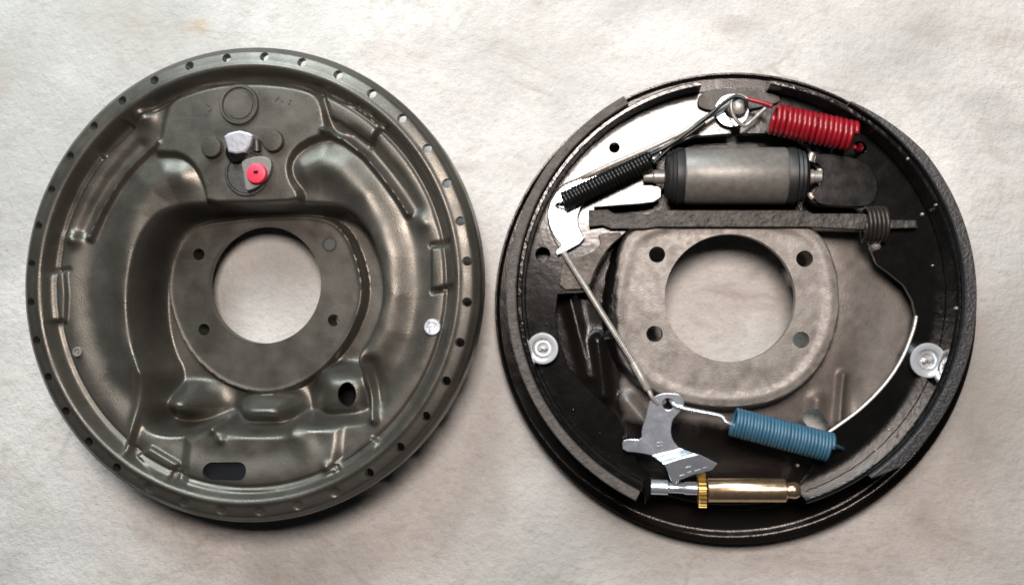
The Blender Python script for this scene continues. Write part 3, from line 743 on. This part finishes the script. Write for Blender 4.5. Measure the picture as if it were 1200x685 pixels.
# ---- wheel cylinder
zc = 0.046; yc = 206.5
A = WV(800, yc, zc); B = WV(922, yc, zc); L = (B - A).length; axv = (B - A).normalized(); rc_ = pxl(33.5, 0.055)
cyl = lathe('wheel_cylinder', [(0, 0), (rc_ * .9, 0), (rc_ * .97, 0.0008), (rc_, 0.002), (rc_, L - 0.002), (rc_ * .97, L - 0.0008), (rc_ * .9, L), (0, L)], A, axv, 'cyl', RRt, 64)
for (xa, s, e) in ((800, -1, 779), (922, 1, 946)):
    o_ = WV(xa, yc, zc); Lb = abs((WV(e, yc, zc) - o_).length)
    lathe('dust_boot', [(0, -0.001), (rc_ * .97, -0.001), (rc_ * 1.0, 0.0008), (rc_ * 1.0, Lb * .34), (rc_ * .93, Lb * .42), (rc_ * .95, Lb * .56), (rc_ * .87, Lb * .64), (rc_ * .89, Lb * .76), (rc_ * .80, Lb * .9), (rc_ * .62, Lb), (rc_ * .3, Lb * 1.02), (0, Lb * 1.02)], o_, axv * s, 'rubber', cyl, 48)
for (xa, xb) in ((782, 754), (942, 962)):
    a_ = WV(xa, 207, zc); b_ = WV(xb, 207, zc); d_ = b_ - a_
    lathe('pushrod', [(0, 0), (0.0040, 0), (0.0040, d_.length * .55), (0.0034, d_.length * .6), (0.0034, d_.length), (0, d_.length)], a_, d_, 'steel', cyl, 20)

# ---- strut bar between the shoes
zs = 0.047
bar = [(690, 246), (712, 245), (720, 250), (760, 251), (768, 246), (946, 246), (952, 250), (1012, 250), (1038, 257), (1074, 258), (1076, 267), (1036, 268), (1008, 269), (950, 266), (770, 266), (756, 268), (716, 268), (706, 264), (690, 266)]
st = flat('parking_strut', [poly_px(bar, zs)], zs, 0.004, 'strut', RRt, 0.0005)
H_ = helix(WV(1011, 263, 0.045), WV(1038, 263, 0.045), pxl(19), 5.5, 20)
tube('strut_spring', H_, 0.00115, 'brownspring', st, 8)
lathe('spring_seat', [(0.004, 0), (0.0098, 0), (0.0098, 0.0016), (0.004, 0.0016)], WV(1034, 263, 0.045), (1, 0, 0), 'brownspring', st, 32)
lathe('strut_nub', [(0.0026, -0.004), (0.0026, 0.001), (0.0015, 0.0022), (0, 0.0024)], WV(1026, 288, ZW + .002), (0.1, 0.3, 1), 'steel', RRt, 16)

# ---- cable guide (bright crescent) and adjuster cable
zg = ZW + 0.0055
gd = [(697, 204), (706, 210), (700, 222), (690, 232), (681, 243), (677, 252), (677, 262), (680, 270), (686, 282), (654, 300), (650, 295), (659, 288), (650, 278), (644, 266), (641, 250), (645, 236), (653, 223), (664, 215), (678, 210), (688, 205)]
cgd = flat('cable_guide', [poly_px(gd, zg, 1)], zg, 0.003, 'zinc', RRt, 0.0006)
zt = zg + 0.001
zg_ = zg
cable_px = [(858, 120, zt + .006), (838, 132, zt + .006), (800, 155, zt + .004), (760, 174, zt + .002), (720, 191, zt + .0015), (692, 204, zt + .001), (678, 211, zg - .002), (662, 218, zg - .003), (651, 231, zg - .003), (645, 247, zg - .003), (645, 262, zg - .003), (650, 277, zg - .003), (659, 292, zg - .002), (672, 312, zt), (700, 358, zt + .003), (730, 406, zt + .004), (748, 434, zt + .005), (763, 462, zt + .006)]
cab = spline([W(*c) for c in cable_px], 10)
cbl = tube('adjuster_cable', cab, 0.0014, 'cable', RRt, 8)
# strands of the twist on the straight run
P1 = Vector(W(660, 295, zt)); P2 = Vector(W(747, 432, zt + .005))
for ph in (0, 2 * PI / 3, 4 * PI / 3):
    tube('strand', helix(P1, P2, 0.0011, 20, 8, ph), 0.0008, 'cable', cbl, 5)
a_ = WV(742, 424, zt + .005); b_ = WV(760, 457, zt + .006)
lathe('cable_crimp', [(0, 0), (0.0016, 0), (0.0023, 0.001), (0.0023, (b_ - a_).length - .001), (0.0017, (b_ - a_).length), (0, (b_ - a_).length)], a_, b_ - a_, 'cable', cbl, 16)
hk = [W(759, 455, zt + .006), W(763, 463, zt + .007), W(768, 470, zt + .006), W(774, 473, zt + .003), W(779, 470, zt)]
tube('cable_hook', spline(hk, 6), 0.0012, 'cable', cbl, 8)

# ---- springs
def spring(name, A, B, r, wire, turns, material, hooks, label):
    body = helix(A, B, r, turns, 18, 0.0, 0.35)
    V, Fc = sweep_arrays(body, wire, 8)
    for path in hooks:
        V2, F2 = sweep_arrays(spline(path, 8), wire * 0.92, 8)
        n0 = len(V); V += V2; Fc += [tuple(i + n0 for i in f) for f in F2]
    o = link(name, np_mesh(name, V, Fc), material, RRt, True)
    o['label'] = label
    return o
zsp = 0.053
# red spring: anchor to right shoe
A = WV(905, 139, zsp); B = WV(1000, 160, zsp); r = pxl(15.5, zsp)
spring('return_spring', A, B, r, 0.00142, 16, 'red', [
    [W(905, 125, zsp + .006), W(898, 122, zsp + .005), W(888, 119, zsp + .004), W(876, 116, zsp + .003)],
    [W(1001, 172, zsp + .002), W(1007, 176, zsp - .004), W(1009, 173, zsp - .010), W(1008, 170, ZW - .002)]], 'red painted coil spring at the top right')
hook = [W(876, 116, zsp + .003), W(866, 112, zsp + .003), W(858, 118, zsp + .003), W(857, 128, zsp + .003), W(862, 140, zsp + .002), W(871, 147, zsp + .001), W(878, 144, zsp + .001), W(898, 126, zsp + .004)]
tube('spring_hook', spline(hook, 8), 0.0011, 'steel', RRt, 8)
# black spring: cable guide to anchor
A = WV(660, 236, zsp + .001); B = WV(762, 188, zsp + .001); r = pxl(9.0, zsp)
spring('return_spring', A, B, r, 0.0012, 27, 'black', [
    [W(762, 182, zsp + .005), W(775, 175, zsp + .006), W(792, 165, zsp + .006), W(812, 150, zsp + .006), W(832, 134, zsp + .007), W(850, 119, zsp + .007), W(862, 113, zsp + .007), W(873, 117, zsp + .007), W(875, 127, zsp + .006)],
    [W(765, 192, zsp + .003), W(784, 174, zsp + .004), W(808, 157, zsp + .005), W(826, 144, zsp + .006)],
    [W(661, 240, zsp + .002), W(654, 239, zsp - .001), W(652, 241, zsp - .006)]], 'black tightly wound coil spring at the upper left')
lathe('spring_hook_glint', [(0, -0.003), (0.0030, -0.003), (0.0036, 0), (0.0028, 0.0022), (0, 0.003)], WV(768, 184, zsp), (0.3, 0.2, 1), 'zinc', RRt, 16)  # bright dome added in place of the highlight on the spring hook
# blue spring: lever to right shoe
A = WV(859, 494, zsp); B = WV(973, 524, zsp); r = pxl(15.0, zsp)
spring('adjuster_spring', A, B, r, 0.00112, 29, 'blue', [
    [W(976, 520, zsp), W(984, 524, zsp - .005), W(988, 526, ZW - .001)]], 'blue painted coil spring at the lower right')
hook = [W(858, 497, zsp + .004), W(851, 494, zsp + .004), W(846, 488, zsp + .003), W(836, 485, zsp + .002), W(815, 481, zsp + .001), W(797, 477, zsp), W(790, 474, zsp - .001), W(786, 468, zsp - .004)]
tube('spring_hook', spline(hook, 8), 0.00125, 'zinc', RRt, 8)

# ---- adjuster: lever, star wheel, sleeve
zv = 0.051
up = [(759, 478), (761, 470), (768, 463), (777, 460), (786, 460), (796, 461), (802, 469), (801, 478), (794, 485), (788, 492), (786, 504), (788, 515), (797, 526), (782, 531), (764, 534), (752, 531), (730, 529), (729, 517), (736, 514), (752, 515), (752, 503), (757, 488)]
hole = circ_loop(W(783, 473, zv), pxl(6.5), 20)
bm = bmesh.new()
pc = W(775, 500, zv)
add_flat(bm, [poly_px(up, zv, 1), hole], zv, 0.0022, 0.0005, tilt=lambda x, y: 0.07 * (y - pc[1]) + 0.05 * (x - pc[0]))
fl_ = [(778, 543), (795, 537), (818, 531), (841, 543), (835, 551), (812, 557), (797, 563), (791, 569), (786, 562), (782, 551)]
zf = zv + 0.0038; pf = W(808, 545, zf)
add_flat(bm, [poly_px(fl_, zf, 0)], zf, 0.0022, 0.0005, tilt=lambda x, y: 0.28 * (y - pf[1]) - 0.03 * (x - pf[0]))
# bent bridge between the two leaves
br = [(764, 533), (797, 525), (818, 531), (778, 543)]
e0, e1 = WV(764, 533, zv), WV(797, 525, zv)
f0, f1 = WV(779, 544, zf), WV(817, 532, zf)
rows = []
for i in range(13):
    t = i / 12; k = t * t * (3 - 2 * t)
    za_ = (zv + 0.07 * (e0.y - pc[1]) + 0.05 * (e0.x - pc[0]), zv + 0.07 * (e1.y - pc[1]) + 0.05 * (e1.x - pc[0]))
    zb_ = (zf + 0.28 * (f0.y - pf[1]) - 0.03 * (f0.x - pf[0]), zf + 0.28 * (f1.y - pf[1]) - 0.03 * (f1.x - pf[0]))
    row = []
    for (p_, q_, a_, b_) in ((e0, f0, za_[0], zb_[0]), (e1, f1, za_[1], zb_[1])):
        v = p_.lerp(q_, t); v.z = a_ + (b_ - a_) * k; row.append(v)
    rows.append([bm.verts.new(row[0]), bm.verts.new(row[1]), bm.verts.new(row[1] - Vector((0, 0, .0021))), bm.verts.new(row[0] - Vector((0, 0, .0021)))])
for r0_, r1_ in zip(rows, rows[1:]):
    for j in range(4): bm.faces.new((r0_[j], r0_[(j + 1) % 4], r1_[(j + 1) % 4], r1_[j]))
bmesh.ops.recalc_face_normals(bm, faces=bm.faces[:])
lvr = link('adjuster_lever', bm_mesh('adjuster_lever', bm, math.radians(10)), 'zinc', RRt, None)
# stamped strokes on the leaves
for (a, b, up_) in (((770, 519), (776, 518), 1), ((770, 523), (776, 522), 1), ((797, 558), (803, 556), 0), ((806, 554), (810, 553), 0), ((815, 552), (821, 550), 0), ((824, 549), (829, 547), 0), ((804, 548), (810, 546), 0)):
    zz = zv if up_ else zf
    A = W(*a, zz); B = W(*b, zz); mx_, my_ = (A[0] + B[0]) / 2, (A[1] + B[1]) / 2
    zz = zz + (0.07 * (my_ - pc[1]) + 0.05 * (mx_ - pc[0]) if up_ else 0.28 * (my_ - pf[1]) - 0.03 * (mx_ - pf[0]))
    bm = bmesh.new(); box_into(bm, A, B, 0.0006, zz - 0.0010, zz + 0.00025)
    link('stamped_mark', bm_mesh('stamped_mark', bm), 'zinc', lvr, False)

za = 0.044; ya = 574
A = WV(829, ya, za); B = WV(921, ya, za); L = (B - A).length; d_ = B - A; rs = pxl(13.5, .05)
adj = lathe('adjuster_sleeve', [(0, 0), (rs * .94, 0), (rs, 0.0006), (rs, L - 0.0006), (rs * .9, L), (rs * .66, L), (rs * .66, L + .0025), (rs * .7, L + .003), (rs * .7, L + .0055), (rs * .5, L + .0075), (0, L + .008)], A, d_, 'bronze', RRt, 40)
# star wheel with teeth
n = 22; R1, R0 = pxl(20, .05), pxl(15.0, .05); tw = pxl(8.5, .05)
o_ = WV(818, ya, za); ax_ = d_.normalized(); u_ = Vector((0, 0, 1)); v_ = ax_.cross(u_)
V = []; Fc = []
for s in (0, 1):
    for k in range(n * 4):
        a = 2 * PI * k / (n * 4); rr_ = R1 if k % 4 in (0, 1) else R0
        V.append(o_ + ax_ * tw * s + (u_ * math.cos(a) + v_ * math.sin(a)) * rr_)
m_ = n * 4
for k in range(m_): Fc.append((k, (k + 1) % m_, m_ + (k + 1) % m_, m_ + k))
Fc.append(tuple(range(m_))[::-1]); Fc.append(tuple(range(m_, 2 * m_)))
link('star_wheel', np_mesh('star_wheel', V, Fc), 'brass', adj, False)
A2 = WV(817, ya - 2, za); B2 = WV(763, ya - 4, za)
L2 = (B2 - A2).length
lathe('adjuster_socket', [(0, 0), (0.0036, 0), (0.0036, L2 * .25), (0.0030, L2 * .3), (0.0030, L2 * .6), (0.0042, L2 * .64), (0.0042, L2), (0, L2)], A2, B2 - A2, 'zinc', adj, 28)

# ---- hold-down cups
for (x, y, s) in ((636, 408, 1.0), (1087, 422, 1.06)):
    z = ZW + 0.007; p = W(x, y, z); k = pxl(18.6 * s, z) / 0.0093
    cup = lathe('hold_down_cup', [(0.0040 * k, -0.0075), (0.0052 * k, -0.0070), (0.0080 * k, -0.0012), (0.0090 * k, 0.0), (0.0093 * k, 0.0007), (0.0090 * k, 0.0014), (0.0076 * k, 0.0015), (0.0062 * k, 0.0012), (0.0056 * k, -0.0008), (0.0054 * k, -0.0016), (0, -0.0016)], (p[0], p[1], z), (-0.03 if x < 800 else 0.05, -0.05, 1), 'zinc_bright', RRt, 48)
    lathe('spring_coil', [(0.0042 * k, 0), (0.0049 * k, 0.0004), (0.0046 * k, 0.0012), (0.0036 * k, 0.0012), (0.0034 * k, 0.0002), (0.0042 * k, 0)], (p[0], p[1], z - 0.0014), (0.08, 0.02, 1), 'zinc_bright', cup, 32)
    rec = [(p[0] + a * k, p[1] + b * k) for a, b in ((-.0026, -.0008), (-.0012, .0010), (.0006, .0004), (.0024, .0012), (.0029, -.0002), (.0014, -.0014), (-.0004, -.0006), (-.0016, -.0018))]
    flat('pin_head', [rec], z + 0.0009, 0.0022, 'steel', cup, 0.0003)
